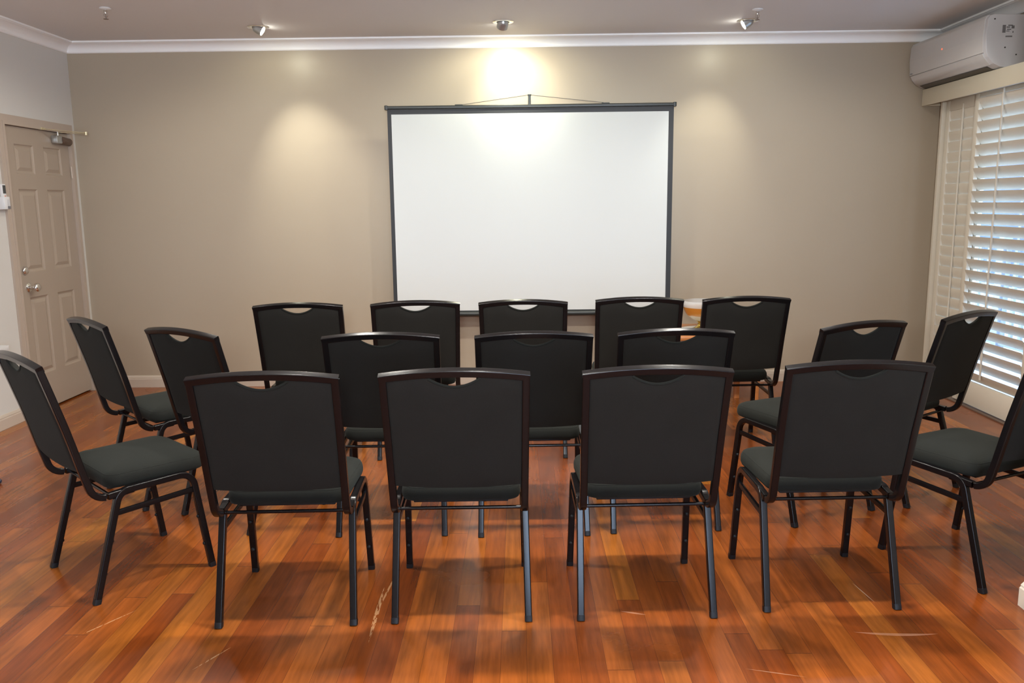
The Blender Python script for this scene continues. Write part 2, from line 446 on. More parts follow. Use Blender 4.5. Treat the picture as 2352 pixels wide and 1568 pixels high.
door = bpy.data.objects.new('door_1', None); COL.objects.link(door); door.location = (XL-.004, DY0, .012)
door['kind'] = 'structure'
DWD, DHT = DY1-DY0, DZ-.012
bm = bmesh.new()
py = [(.112, .345), (.467, .703)]
pz = [(.255, .825), (1.00, 1.585), (1.685, 1.893)]
ycuts = [0, py[0][0], py[0][1], py[1][0], py[1][1], DWD]
zcuts = [0, pz[0][0], pz[0][1], pz[1][0], pz[1][1], pz[2][0], pz[2][1], DHT]
def V(x, y, z): return bm.verts.new((x, y, z))
for i in range(5):
    for j in range(7):
        y0, y1, z0, z1 = ycuts[i], ycuts[i+1], zcuts[j], zcuts[j+1]
        if i in (1, 3) and j in (1, 3, 5):
            rings = []
            for ins, x in ((0, 0), (.004, -.001), (.010, -.007), (.018, -.010), (.024, -.010), (.046, -.0015), (.050, -.001)):
                rings.append([V(x, y0+ins, z0+ins), V(x, y1-ins, z0+ins), V(x, y1-ins, z1-ins), V(x, y0+ins, z1-ins)])
            for a, b in zip(rings, rings[1:]):
                for k in range(4):
                    bm.faces.new((a[k], a[(k+1) % 4], b[(k+1) % 4], b[k]))
            bm.faces.new(rings[-1])
        else:
            bm.faces.new((V(0, y0, z0), V(0, y1, z0), V(0, y1, z1), V(0, y0, z1)))
bmesh.ops.remove_doubles(bm, verts=bm.verts, dist=.0002)
# slab edges and back
be = [e for e in bm.edges if e.is_boundary]
r_ = bmesh.ops.extrude_edge_only(bm, edges=be)
for v in [g for g in r_['geom'] if isinstance(g, bmesh.types.BMVert)]: v.co.x = -.024
obj('door_leaf', bm, 'door_paint', door, smooth=False)
# knob, deadbolt, hinges
bm = lt([(0,.0),(.034,0),(.034,.004),(.026,.011),(.014,.014),(.013,.034),(.020,.040),(.029,.048),(.032,.058),(.030,.067),(.022,.074),(.010,.077),(0,.077)], 28, frame_to((0,.112,.895),(1,0,0)))
k_ = obj('door_knob', bm, 'chrome', door)
bm = lt([(0,0),(.030,0),(.031,.006),(.026,.016),(.018,.020),(.010,.021),(0,.021)], 28, frame_to((0,.08,1.018),(1,0,0)))
obj('deadbolt', bm, 'chrome', door)
for z in (.22, 1.72):
    obj('hinge', lt([(0,-.045),(.006,-.045),(.006,.045),(0,.045)], 10, Matrix.Translation((.008, DWD+.003, z))), 'trim_pale', door)
# door closer
dc = thing('door_closer', 'silver and brown hydraulic door closer with folding arm above the panelled door', 'door closer', (XL, 6.36, 1.965))
bm = bx(-.004, .045, -.075, .0, -.028, .030); obj('closer_body', bm, 'silver', dc, bevel=.008)
bm = lt([(0,0),(.026,0),(.029,.006),(.029,.125),(.024,.135),(0,.136)], 20, frame_to((.022, 0, 0),(0,1,-.06))); obj('closer_tube', bm, 'brown_metal', dc, label='dark brown closer cylinder')
bm = lt([(0,-.028),(.009,-.028),(.009,.050),(0,.050)], 14, Matrix.Translation((.022,-.02,0.01))); obj('spindle', bm, 'chrome', dc)
def flat_arm(a, b, w=.018, t=.005):
    return tube([a, b], rrect(w, t, .002, 1), (0,0,1))
elb = (.222, .005, .042)
obj('closer_arm', flat_arm((.022,-.02,.056), elb), 'brass_pale', dc, label='pale brass closer arm')
obj('closer_arm', flat_arm((.018,-.215,.064), (elb[0],elb[1],.050)), 'brass_pale', dc)
obj('arm_bracket', bx(.0,.03,-.24,-.19,.056,.074), 'brass_pale', dc, bevel=.003)
obj('elbow_joint', lt([(0,-.012),(.011,-.012),(.011,.012),(0,.012)], 14, Matrix.Translation((elb[0], elb[1], .046))), 'brass_pale', dc)

# remote control in its holder beside the door
rm = thing('remote_control', 'white air conditioner remote with dark display in a wall holder left of door', 'remote control', (XL, 5.590, 1.455))
obj('remote_body', bx(.014, .034, -.022, .022, .03, .168), 'white_plastic', rm, bevel=.006)
obj('display', bx(.0335, .0352, -.016, .016, .105, .160), 'lcd', rm, bevel=.0008, seg=1, label='dark display window')
obj('button', lt([(0,0),(.005,0),(.005,.003),(0,.003)], 12, frame_to((.034, .002, .088), (1,0,0))), 'led_red', rm, label='small orange button').data.materials[0] = add_noise(mat('orange_button', (.6,.16,.08), .4), 40, .05)
hd = obj('holder', bx(0, .046, -.030, .034, 0, .085), 'white_plastic', rm, bevel=.005)
obj('holder_clip', bx(.046, .050, .000, .026, .004, .022), 'grey_mark', hd, bevel=.001, seg=1, label='small dark clip')
obj('keypad', bx(.046, .0475, .000, .026, .026, .066), M['grey_mark'] if False else 'ac_side', hd, bevel=.0006, seg=1)

# white wall ledge at the left edge of the picture
bm = bmesh.new(); box(bm, 0, .13, -1.3, 0, 0, .034)
sh = thing('wall_shelf', 'white wall shelf end at the left edge behind the nearest left chair', 'shelf', (XL, 5.30, .546))
obj('shelf_board', bm, 'white_plastic', sh, bevel=.003)
for yy in (-.25, -1.05):
    obj('shelf_bracket', bx(0, .10, yy-.015, yy+.015, -.09, -.001), 'white_plastic', sh, bevel=.003)

# ------------------------------------------------------------------ ceiling fittings
def downlight(name, x, y, aim, label):
    t = thing(name, label, 'ceiling light', (x, y, H), 0, 'recessed chrome downlights in the ceiling')
    # flange ring
    obj('trim_ring', lt([(.044,.001),(.046,-.004),(.058,-.007),(.070,-.006),(.075,-.002),(.075,0)], 40), 'chrome', t)
    d = Vector(aim).normalized()
    mt = frame_to((0,0,-.004)+Vector((0,0,0)) if False else (0,0,-.006), d)
    # tilted lamp can hanging out of the ring
    obj('lamp_can', lt([(0,-.030),(.024,-.030),(.036,-.018),(.040,.0),(.040,.038),(.037,.040),(.035,.034),(.030,.022),(.016,.010),(0,.008)], 32, mt), 'silver', t)
    obj('bulb', lt([(0,.034),(.018,.035),(.030,.036),(.033,.034),(.028,.020),(0,.016)], 24, mt), 'bulb', t)
    return t, Vector((x, y, H-.006))+d*.055, d
DL = [(-1.838, 6.122, (.70, .05, -.42), 'leftmost of the three chrome downlights, glowing lamp tilted out of its ring'),
      (-.100, 6.060, (-.16, .62, -.60), 'middle chrome downlight, its can seen from behind above the screen'),
      (1.626, 6.131, (-.70, .05, -.42), 'rightmost of the three chrome downlights, beside a sprinkler head')]
def spot(name, loc, d, energy, size, blend, col, rad=.03):
    ld = bpy.data.lights.new(name, 'SPOT'); ld.energy = energy; ld.spot_size = R(size); ld.spot_blend = blend
    ld.color = col; ld.shadow_soft_size = rad
    o = bpy.data.objects.new(name, ld); COL.objects.link(o); o.location = loc
    o.rotation_euler = Vector(d).to_track_quat('-Z', 'Y').to_euler(); return o
WARM = (1, .97, .72)
for i, (x, y, aim, lb) in enumerate(DL):
    downlight('downlight', x, y, aim, lb)
# beams of the three wall washers, hung just below their cans
spot('downlight_beam', (-1.80, 6.08, H-.085), (.22, .54, -1.08), 45, 62, 1, (1, .98, .82), .03)
spot('downlight_beam', (-.09, 6.13, H-.08), (.10, .50, -.44), 26, 82, 1, (1, .98, .80), .02)
spot('downlight_beam', (1.59, 6.08, H-.085), (-.20, .54, -.95), 26, 62, 1, (1, .98, .80), .03)
for x, y, e in ((-1.80, 6.08, 5), (-.09, 6.13, 22), (1.59, 6.08, 4)):
    spot('downlight_spill', (x, y, H-.08), (0, .35, -.9), e, 168, .5, (1, .98, .74), .02)

def sprinkler(x, y, label, s=1.):
    t = thing('fire_sprinkler', label, 'sprinkler', (x, y, H), 0, 'fire sprinklers in the ceiling')
    obj('escutcheon', lt([(.012,0),(.034,-.001),(.036,-.006),(.024,-.012),(.012,-.014)], 28), 'white_plastic', t)
    obj('sprinkler_body', lt([(0,-.010),(.012,-.010),(.013,-.026),(.009,-.028),(.008,-.036),(0,-.036)], 16), 'chrome', t)
    bm = bmesh.new()
    for sgn in (-1, 1):
        sweep(bm, fillet([(sgn*.009,0,-.030),(sgn*.013,0,-.046),(0,0,-.066)], .006, 3), circ(.0022, 6), (0,1,0))
    obj('yoke_arm', bm, 'chrome', t)
    obj('glass_bulb', lt([(0,-.036),(.0024,-.038),(.0024,-.060),(0,-.062)], 8), 'led_red' if False else 'brown_metal', t)
    obj('deflector', lt([(0,-.066),(.016,-.068),(.016,-.0695),(0,-.070)], 16), 'brown_metal', t)
    return t
sprinkler(-2.611, 5.49, 'fire sprinkler head hanging near the left cornice, left of the first downlight')
sprinkler(1.594, 5.78, 'fire sprinkler head just above the rightmost downlight')
sprinkler(-1.40, 5.02, 'fire sprinkler tip cut off by the top edge of the photo')

# ------------------------------------------------------------------ projection screen on its tripod
SY = 6.44
ps = thing('projection_screen', 'large white tripod projection screen with black border in front of back wall', 'screen', (.10, SY, 0))
def L_(x): return x*1.00625-.10
zt, zb = 2.190, .584
bm = bmesh.new(); box(bm, L_(-.955), L_(1.128), -.0015, .0015, .63, 2.128)
obj('screen_surface', bm, 'screen_white', ps, smooth=False)
bm = bmesh.new()
xa, xb_, xc, xd = L_(-.985), L_(-.955), L_(1.128), L_(1.166)
for a in ((xa, xb_, .60, 2.165), (xc, xd, .60, 2.165), (xb_, xc, 2.128, 2.165), (xb_, xc, .60, .63)):
    box(bm, a[0], a[1], -.0015, .0015, a[2], a[3])
obj('screen_border', bm, 'screen_black', ps, smooth=False, label='matt black border')
obj('top_rail', tube([(xa-.004,0,2.178),(xd+.004,0,2.178)], rrect(.030,.024,.006,2), (0,0,1)), 'screen_case', ps)
for s, x in ((-1, xa-.006), (1, xd+.006)):
    obj('rail_cap', bx(x-.012, x+.012, -.018, .018, 2.161, 2.194), 'screen_case', ps, bevel=.004)
obj('case', tube([(xa-.01,.012,.603),(xd+.01,.012,.603)], rrect(.056,.042,.018,4), (0,0,1)), 'screen_case', ps)
for x in (xa-.014, xd+.014):
    obj('case_cap', tube([(x-.006,.012,.603),(x+.006,.012,.603)], rrect(.062,.05,.02,4), (0,0,1)), 'screen_case', ps)
# hanger post, hook and wire bail
px0 = L_(.085)
obj('post', tube([(px0,.040,.30),(px0,.040,2.225)], rrect(.022,.022,.004,2), (0,1,0)), 'screen_case', ps)
obj('post_hook', bx(px0-.010, px0+.010, -.004, .052, 2.185, 2.262), 'screen_case', ps, bevel=.003)
obj('hook_tip', bx(px0-.014, px0+.014, -.008, .03, 2.255, 2.264), 'screen_case', ps, bevel=.002)
bm = bmesh.new()
sweep(bm, [(L_(-.428),0,2.193),(px0-.012,0,2.258),(px0+.012,0,2.258),(L_(.640),0,2.197)], circ(.0022,6), (0,1,0))
obj('hanging_wire', bm, 'wire', ps)
for x in (L_(-.445), L_(.655)):
    obj('wire_anchor', bx(x-.03, x+.03, -.006, .006, 2.186, 2.197), 'screen_case', ps, bevel=.003)
# tripod
obj('pole', tube([(px0,.040,.10),(px0,.040,.62)], circ(.016,16), (0,1,0)), 'screen_case', ps)
obj('leg_collar', lt([(0,.36),(.024,.36),(.026,.37),(.026,.41),(.022,.42),(0,.42)], 20, Matrix.Translation((px0,.04,0))), 'screen_case', ps)
for a in (188, 352, 270):
    ex, ey = math.cos(R(a)), math.sin(R(a))
    lg = obj('leg', tube([(px0+ex*.025,.04+ey*.025,.40),(px0+ex*.42,.04+ey*.42,.012)], rrect(.022,.012,.003,1), (0,0,1)), 'screen_case', ps)
    obj('rubber_foot', lt([(0,0),(.013,0),(.014,.012),(.010,.024),(0,.026)], 12, Matrix.Translation((px0+ex*.425,.04+ey*.425,0))), 'black_rubber', lg)

# ------------------------------------------------------------------ side table with the footed glass bowl
tb = thing('side_table', 'small orange timber side table by the back wall right of the screen', 'table', (1.33, 5.82, 0))
obj('table_top', bx(-.34, .34, -.30, .30, .525, .555), 'timber', tb, bevel=.006)
obj('apron', bx(-.30, .30, -.26, .26, .44, .525), 'timber', tb, bevel=.003)
for sx in (-1, 1):
    for sy in (-1, 1):
        obj('leg', tube([(sx*.285,sy*.245,.0),(sx*.285,sy*.245,.50)], rrect(.04,.04,.006,2), (0,1,0)), 'timber', tb)
pl = thing('serving_plate', 'round white plate under the glass bowl on the timber table', 'plate', (1.29, 5.80, .555))
obj('plate', lt([(0,0),(.155,0),(.165,.003),(.166,.006),(.160,.0078),(.10,.0078),(0,.0078)], 48), 'plate_white', pl)
bw = thing('footed_bowl', 'glass bowl with amber lower half on a gold foot between two back row chairs', 'bowl', (1.29, 5.80, .5632))
obj('foot', lt([(0,0),(.072,0),(.074,.004),(.060,.010),(.040,.022),(.033,.036),(.034,.048),(.046,.060),(.040,.064),(0,.064)], 40), 'gold', bw, label='polished gold foot')
prof = []
for k in range(15):
    a = k/14*R(96); prof.append((.138*math.sin(a)**.9 if k else 0, .178-.124*math.cos(a)*1.0-.0))
outer = prof
rimz = outer[-1][1]
def bowl_band(z0, z1, th, n=10):
    pts = []
    for k in range(n+1):
        z = z0+(z1-z0)*k/n
        c = max(-1, min(1, (.178-z)/.124)); pts.append((.138*math.sqrt(max(0, 1-c*c))+.0005, z))
    inn = [(max(0, r-th), z+(.002 if r < .1 else 0)) for r, z in reversed(pts)]
    return pts+inn
obj('bowl_base', lt(bowl_band(.056,.102,.004), 48), 'glass', bw, label='pale clear glass bottom').data.materials[0] = mat('pale_glass', (.80,.80,.66), .1, 0., Transmission_Weight=.35)
obj('amber_band', lt(bowl_band(.102,.160,.005), 48), 'amber', bw, label='amber coloured band')
obj('glass_rim', lt(bowl_band(.160,.203,.004), 48), 'glass', bw, label='clear glass rim').data.materials[0] = mat('rim_glass', (.93,.94,.95), .06, 0., Transmission_Weight=.55)

# ------------------------------------------------------------------ small thing on the floor at the left edge
cp = thing('cable_plug', 'tiny dark blue plug lying on the floor at the left edge', 'plug', (-2.815, 4.235, 0))
obj('plug_body', lt([(0,0),(.010,.0),(.013,.006),(.013,.028),(.008,.034),(0,.035)], 16, frame_to((-.022,0,.014),(1,.15,0))), 'blue_dark', cp)
obj('cable', tube(fillet([(-.022,0,.014),(-.10,-.02,.006),(-.25,.03,.005),(-.40,-.02,.005)], .05, 5), circ(.004,8), (0,0,1)), 'blue_dark', cp)

# ------------------------------------------------------------------ air conditioner
AX0, AX1 = 3.00, XR-.001      # front face, wall
AY0, AY1 = 5.555, 6.600
ac = thing('air_conditioner', 'white split air conditioner high on the right wall above the shutters', 'air conditioner', (XR, AY0, 2.28))
D_ = XR-AX0
prof = [(0,.325),(-D_+.035,.330),(-D_+.012,.322),(-D_,.300),(-D_-.004,.20),(-D_+.002,.105),(-D_+.016,.070),(-D_+.055,.028),(-D_+.10,.006),(-D_+.15,0),(0,.0)]
def ext(bm, pr, y0, y1):
    a = [bm.verts.new((x, y0, z)) for x, z in pr]; b = [bm.verts.new((x, y1, z)) for x, z in pr]
    n = len(pr)
    for i in range(n): bm.faces.new((a[i], a[(i+1) % n], b[(i+1) % n], b[i]))
    bm.faces.new(list(reversed(a))); bm.faces.new(b)
LY = AY1-AY0
bm = bmesh.new(); ext(bm, prof, .0, LY); obj('housing', bm, 'ac_side', ac, bevel=.004, seg=2)
fp = [(-D_+.030,.334),(-D_+.008,.328),(-D_-.006,.304),(-D_-.010,.20),(-D_-.004,.098),(-D_+.006,.098),(-D_+.02,.20),(-D_+.02,.31)]
bm = bmesh.new(); ext(bm, fp, .028, LY-.004); obj('front_panel', bm, 'ac_plastic', ac, bevel=.003, seg=2)
fl = [(-D_-.002,.094),(-D_+.014,.064),(-D_+.052,.022),(-D_+.060,.026),(-D_+.03,.08),(-D_+.01,.096)]
bm = bmesh.new(); ext(bm, fl, .035, LY-.012); obj('louvre_flap', bm, 'ac_plastic', ac, bevel=.002, seg=1)
vt = [(-D_+.060,.020),(-D_+.105,-.001),(-D_+.14,-.003),(-D_+.14,.02),(-D_+.08,.03)]
bm = bmesh.new(); ext(bm, vt, .09, LY-.045); obj('air_outlet', bm, 'vent_dark', ac, smooth=False, label='dark air outlet slot')
obj('indicator_light', lt([(0,0),(.006,0),(.005,.003),(0,.003)], 12, frame_to((-D_-.0095, 6.107-AY0, .213),(-1,0,0))), 'led_red', ac, label='small red light')
obj('logo_mark', bx(-D_-.0115, -D_-.0045, LY-.055, LY-.030, .108, .112), 'grey_mark', ac, smooth=False, label='tiny grey mark')
# printed label and screws on the near end
bm = bmesh.new()
for x0, x1, z0, z1 in ((-.175,-.155,.215,.262),(-.150,-.128,.245,.252),(-.146,-.120,.232,.238),(-.150,-.130,.222,.227),(-.140,-.112,.256,.263),(-.118,-.100,.240,.258),(-.110,-.104,.214,.224),(-.152,-.110,.188,.196)):
    box(bm, x0, x1, -.0016, .001, z0, z1)
obj('rating_label', bm, 'grey_mark', ac, smooth=False, label='small printed grey label')
for x, z in ((-.228,.300),(-.150,.125),(-.075,.080),(-.055,.022)):
    obj('screw', lt([(0,0),(.005,0),(.004,.003),(0,.003)], 10, frame_to((x,-.0005,z),(0,-1,0))), 'dark_gap', ac)

# ------------------------------------------------------------------ pelmet, shutters, glass door, outside
pm = thing('pelmet', 'cream timber pelmet board over the shutters below the air conditioner', 'pelmet', (XR, 4.10, 2.155))
obj('front_board', bx(-.170, -.152, 0, 2.49, 0, .122), 'cream', pm, bevel=.003)
obj('end_board', bx(-.152, -.001, 2.472, 2.490, 0, .122), 'cream', pm, bevel=.003)
obj('top_board', bx(-.152, -.001, 0, 2.472, .106, .122), 'cream', pm, bevel=.002)
obj('track', bx(-.125, -.03, .01, 2.45, .076, .105), 'cream', pm, bevel=.002)
# frame post beside the wall
bm = bmesh.new()
box(bm, XR-.075, XR-.001, 6.455, 6.480, 0, 2.27); box(bm, XR-.050, XR-.001, 6.480, 6.510, 0, 2.27); box(bm, XR-.085, XR-.02, 6.435, 6.455, 0, 2.27)
struct('trim_5', bm, 'shutter_paint', smooth=False)
struct('trim_6', bx(XR-.135, XR+T, 4.2, 6.44, -.001, .008), 'brown_metal', smooth=False)
def slat(bm, y0, y1, cx, cz, ang, chord=.086, th=.010):
    c, s = math.cos(ang), math.sin(ang)
    pr = []
    n = 7
    for k in range(n): 
        u = -1+2*k/(n-1); pr.append((u*chord/2, th/2*math.sqrt(max(0.03, 1-u*u))))
    for k in range(n-1, -1, -1):
        u = -1+2*k/(n-1); pr.append((u*chord/2, -th/2*math.sqrt(max(0.03, 1-u*u))))
    # local u: towards outside; rises towards the room
    a = [bm.verts.new((cx+u*c+w*s, y0, cz-u*s+w*c)) for u, w in pr]
    b = [bm.verts.new((cx+u*c+w*s, y1, cz-u*s+w*c)) for u, w in pr]
    m = len(pr)
    for i in range(m): bm.faces.new((a[i], a[(i+1) % m], b[(i+1) % m], b[i]))
    bm.faces.new(list(reversed(a))); bm.faces.new(b)
def shutter(label, x, y0, y1, z0, z1, ang, botrail, toprail, rod_y, front_rod=True):
    """x: room-side face; panel thickness .03"""
    t = thing('shutter_panel', label, 'shutter', (x, y0, z0), 0, 'sliding plantation shutter panels')
    w = y1-y0; h = z1-z0; st = .052; th = .030
    obj('stile', bx(0, th, 0, st, 0, h), 'shutter_paint', t, bevel=.003)
    obj('stile', bx(0, th, w-st, w, 0, h), 'shutter_paint', t, bevel=.003)
    obj('bottom_rail', bx(.001, th-.001, st, w-st, 0, botrail), 'shutter_paint', t, bevel=.002)
    obj('top_rail', bx(.001, th-.001, st, w-st, h-toprail, h), 'shutter_paint', t, bevel=.002)
    n = int(round((h-botrail-toprail)/.0775)); p = (h-botrail-toprail)/n
    for k in range(n):
        bm = bmesh.new(); cz = botrail+p*(k+.5)
        slat(bm, st+.002, w-st-.002, th/2, cz, ang)
        obj('louvre', bm, 'shutter_paint', t)
    # tilt rod in front of the blades
    ro = -.5*.086*math.cos(ang)+th/2
    rz = .5*.086*math.sin(ang)
    bm = tube([(ro-.008, rod_y-y0, botrail+p*.5+rz-.03), (ro-.008, rod_y-y0, botrail+p*(n-.5)+rz+.03)], rrect(.012,.012,.003,2), (0,1,0))
    obj('tilt_rod', bm, 'shutter_paint', t)
    return t
shutter('front sliding shutter panel with open louvres letting daylight in at the right edge', 3.165, 5.100, 5.945, .014, 2.195, R(57), .165, .062, 5.575)
shutter('rear sliding shutter panel with closed louvres next to the back wall corner', 3.212, 5.885, 6.430, .014, 2.195, R(80), .165, .10, 6.185)
# a third panel continues behind the pelmet to the near end of the opening
shutter('third shutter panel continuing past the right edge of the photo', 3.212, 4.30, 5.15, .014, 2.195, R(62), .165, .10, 4.72)

# sliding glass door behind the shutters
gx = XR+.055
bm = bmesh.new()
for a in ((OY0, OY0+.05), (OY1-.05, OY1), (5.33, 5.40)):
    box(bm, gx, gx+.04, a[0], a[1], .01, OZ)
box(bm, gx, gx+.04, OY0, OY1, OZ-.05, OZ); box(bm, gx, gx+.04, OY0, OY1, .0, .05)
win = struct('window_1', bm, 'aluminium', smooth=False)
obj('window_pane', bx(gx+.016, gx+.022, OY0+.05, 5.33, .05, OZ-.05), 'pane', win, smooth=False)
obj('window_pane', bx(gx+.016, gx+.022, 5.40, OY1-.05, .05, OZ-.05), 'pane', win, smooth=False)
# outside: paving, balustrade and the neighbouring wall
struct('ground_outside', bx(XR+T+.02, 12, 1, 16, -.12, -.02), 'ext_ground', smooth=False)
fe = thing('balustrade', 'white picket balustrade outside seen in slivers between the shutter louvres', 'balustrade', (4.6, 0, -.02))
obj('top_rail', bx(-.03, .03, 4.5, 11.0, 1.02, 1.08), 'ext_white', fe, bevel=.004)
obj('bottom_rail', bx(-.02, .02, 4.5, 11.0, .08, .13), 'ext_white', fe, bevel=.004)
y = 4.55
while y < 11:
    obj('picket', bx(-.012, .012, y-.02, y+.02, .13, 1.02), 'ext_white', fe, smooth=False); y += .15
for y in (4.5, 6.2, 7.9, 9.6):
    obj('post', bx(-.04, .04, y-.04, y+.04, 0, 1.12), 'ext_white', fe, smooth=False)
nb = thing('neighbouring_house', 'pale blue grey neighbouring house wall seen through the shutter gaps', 'house', (8.2, 0, -.02))
obj('wall', bx(0, .2, 5.5, 15, 0, 3.4), 'ext_wall', nb, smooth=False)
for y0 in (8.2, 10.4, 12.6):
    wf = obj('window_frame', bx(-.04, .02, y0, y0+1.1, .7, 2.2), 'ext_white', nb, smooth=False)
    obj('window_glass', bx(-.05, -.03, y0+.08, y0+1.02, .78, 2.12), 'ext_dark', wf, smooth=False)

# ------------------------------------------------------------------ the stacking chair
TB = rrect(.025, .025, .0042, 3)       # square tube with soft corners
def curve_top(u):                       # top rail: u in -1..1
    return .018*(1-u*u)
# shared geometry, seen from behind: origin between the rear feet on the floor, +y towards the seat front
HW_T, HW_B = .232, .226                # post centre half widths, top and low bend
PT = Vector((0, -.100, .906))          # top of the post centre line
PM = Vector((0, .012, .60))
PB = Vector((0, .058, .398))           # low bend corner
def post_x(z):
    t = (z-.398)/(.906-.398); return HW_B+(HW_T-HW_B)*max(0, min(1, t))
def post_y(z):                          # centre line of the back in side view
    pts = [(.44,.018),(.46,.010),(.515,-.002),(.56,-.013),(.66,-.037),(.742,-.060),(.82,-.082),(.906,-.107),(.93,-.114)]
    if z <= pts[0][0]: return pts[0][1]
    for (z0,y0),(z1,y1) in zip(pts, pts[1:]):
        if z <= z1: return y0+(y1-y0)*(z-z0)/(z1-z0)
    return pts[-1][1]
def back_bow(u): return -.010*(1-u*u)
def make_chair(name, label):
    t = thing(name, label, 'chair')
    # --- back frame: two posts and the bowed top rail, ending in the low bend under the seat
    bm = bmesh.new()
    for s in (-1, 1):
        path = [(s*.226, .175, .388), (s*.226, .100, .386)]
        zs = [.40,.46,.52,.60,.68,.76,.84,.8955]
        low = fillet([(s*.226,.172,.405),(s*post_x(.39),.030,.394),(s*post_x(.50),post_y(.50),.50)], .060, 9)
        pts = low[:-1]+[Vector((s*post_x(z), post_y(z), z)) for z in (.51,.56,.62,.68,.74,.80,.86,.905)]
        sweep(bm, pts, TB, (0,1,0))
    n = 20; pts = []
    for k in range(n+1):
        u = -1+2*k/n; pts.append((u*(HW_T+.0115), post_y(.906)+back_bow(u), .9065+curve_top(u)))
    sweep(bm, pts, rrect(.026,.025,.0035,3), (0,-.38,1))
    fr = obj('back_frame', bm, 'black_metal', t)
    # --- upholstered back pad with the hand hole cut out of its top edge
    bm = bmesh.new()
    nu = 48; ring = []
    hw, hd_ = .088, .036                # half width and depth of the hand hole
    def top_z(x):
        zt = .8955+curve_top(x/HW_T)
        if abs(x) < hw: return zt-hd_*math.cos(x/hw*PI/2)**.80
        return zt
    def bot_z(x): return .509-.007*(1-(x/.21)**2)
    nx, nz = 48, 14
    def grid(off, sgn, puff):
        g = []
        for i in range(nx+1):
            u = -1+2*i/nx; row = []
            for j in range(nz+1):
                v = j/nz
                xt = u*.2215
                z0, z1 = bot_z(xt), top_z(xt)
                z = z0+(z1-z0)*v
                x = u*(post_x(z)-.0105)
                e = min(1, (1-abs(u))/.10, 1)*min(1, v/.05)*min(1, (1-v)/.05)
                e = max(0, min(1, e))**.5
                y = post_y(z)+back_bow(x/HW_T)+sgn*(off+puff*e)
                row.append(bm.verts.new((x, y, z)))
            g.append(row)
        return g
    gb = grid(.006, -1, .0065); gf = grid(.006, 1, .017)
    for i in range(nx):
        for j in range(nz):
            bm.faces.new((gb[i][j], gb[i+1][j], gb[i+1][j+1], gb[i][j+1]))
            bm.faces.new((gf[i][j], gf[i][j+1], gf[i+1][j+1], gf[i+1][j]))
        bm.faces.new((gb[i][nz], gb[i+1][nz], gf[i+1][nz], gf[i][nz]))
        bm.faces.new((gb[i][0], gf[i][0], gf[i+1][0], gb[i+1][0]))
    for j in range(nz):
        bm.faces.new((gb[0][j], gb[0][j+1], gf[0][j+1], gf[0][j]))
        bm.faces.new((gb[nx][j], gf[nx][j], gf[nx][j+1], gb[nx][j+1]))
    pad = obj('backrest', bm, 'fabric_back', t, angle=55)
    # piping round the hand hole
    pts = []
    for k in range(25):
        x = -hw*.96+2*hw*.96*k/24; z = top_z(max(-hw, min(hw, x)))-.0015
        pts.append((x, post_y(z)+back_bow(x/HW_T)-.0060, z))
    obj('piping', tube(pts, circ(.0046, 10), (0,0,1)), 'fabric_seat', pad)
    # --- seat cushion: rounded corners, domed top, tucked lower edge
    bm = bmesh.new()
    def outline(gr, n=10):
        """superellipse-like plan of the seat grown by gr"""
        pts = []
        for (cx, cy, rx, a0) in ((.222, .490, .085, 0), (-.222, .490, .085, 90), (-.212, .088, .055, 180), (.212, .088, .055, 270)):
            sx = 1 if cx > 0 else -1; sy = 1 if cy > .3 else -1
            ccx, ccy = cx-sx*rx, cy-sy*rx
            for k in range(n+1):
                a = R(a0+90*k/n); rr = rx+gr
                pts.append((ccx+rr*math.cos(a), ccy+rr*math.sin(a)))
        return pts
    def dz(y):                           # waterfall front and slight fall to the rear
        return -.014*max(0, (y-.42)/.085)**2-.004*max(0, (.16-y)/.1)
    layers = [(-.030,.418,0),(-.012,.414,0),(-.003,.418,.1),(.001,.428,.4),(.002,.442,.7),(.0,.455,.85),(-.005,.465,1),(-.015,.4725,1),(-.032,.478,1)]
    rings = []
    for gr, z, k in layers:
        rings.append([bm.verts.new((x, y, z+dz(y)*k)) for x, y in outline(gr)])
    m = len(rings[0])
    for a, b in zip(rings, rings[1:]):
        for i in range(m): bm.faces.new((a[i], a[(i+1) % m], b[(i+1) % m], b[i]))
    bm.faces.new(list(reversed(rings[0])))
    last = rings[-1]; prev = last
    cen = Vector((0,.288,0))
    for sc, z in ((.82,.483),(.6,.487),(.35,.4895),(.12,.4905)):
        rg = []
        for v in last:
            p = Vector((v.co.x, v.co.y, 0)); p = cen+(p-cen)*sc
            rg.append(bm.verts.new((p.x, p.y, z+dz(p.y))))
        for i in range(m): bm.faces.new((prev[i], prev[(i+1) % m], rg[(i+1) % m], rg[i]))
        prev = rg
    bm.faces.new(prev)
    st = obj('seat', bm, 'fabric_seat', t, angle=70)
    ppts = [Vector((x, y, .4665+dz(y))) for x, y in outline(-.0085)]
    bm = bmesh.new()
    rr = []
    k = len(ppts)
    for i, p in enumerate(ppts):
        tdir = (ppts[(i+1) % k]-ppts[i-1]).normalized(); side = tdir.cross(Z).normalized()
        rr.append([bm.verts.new(p+side*.0022*math.cos(a)+Z*.0022*math.sin(a)) for a in [2*PI*q/6 for q in range(6)]])
    for i in range(k):
        for q in range(6): bm.faces.new((rr[i][q], rr[i][(q+1) % 6], rr[(i+1) % k][(q+1) % 6], rr[(i+1) % k][q]))
    obj('seat_piping', bm, 'fabric_seat', st)
    obj('seat_board', bx(-.170, .170, .11, .44, .404, .417), 'black_rubber', t, bevel=.004)
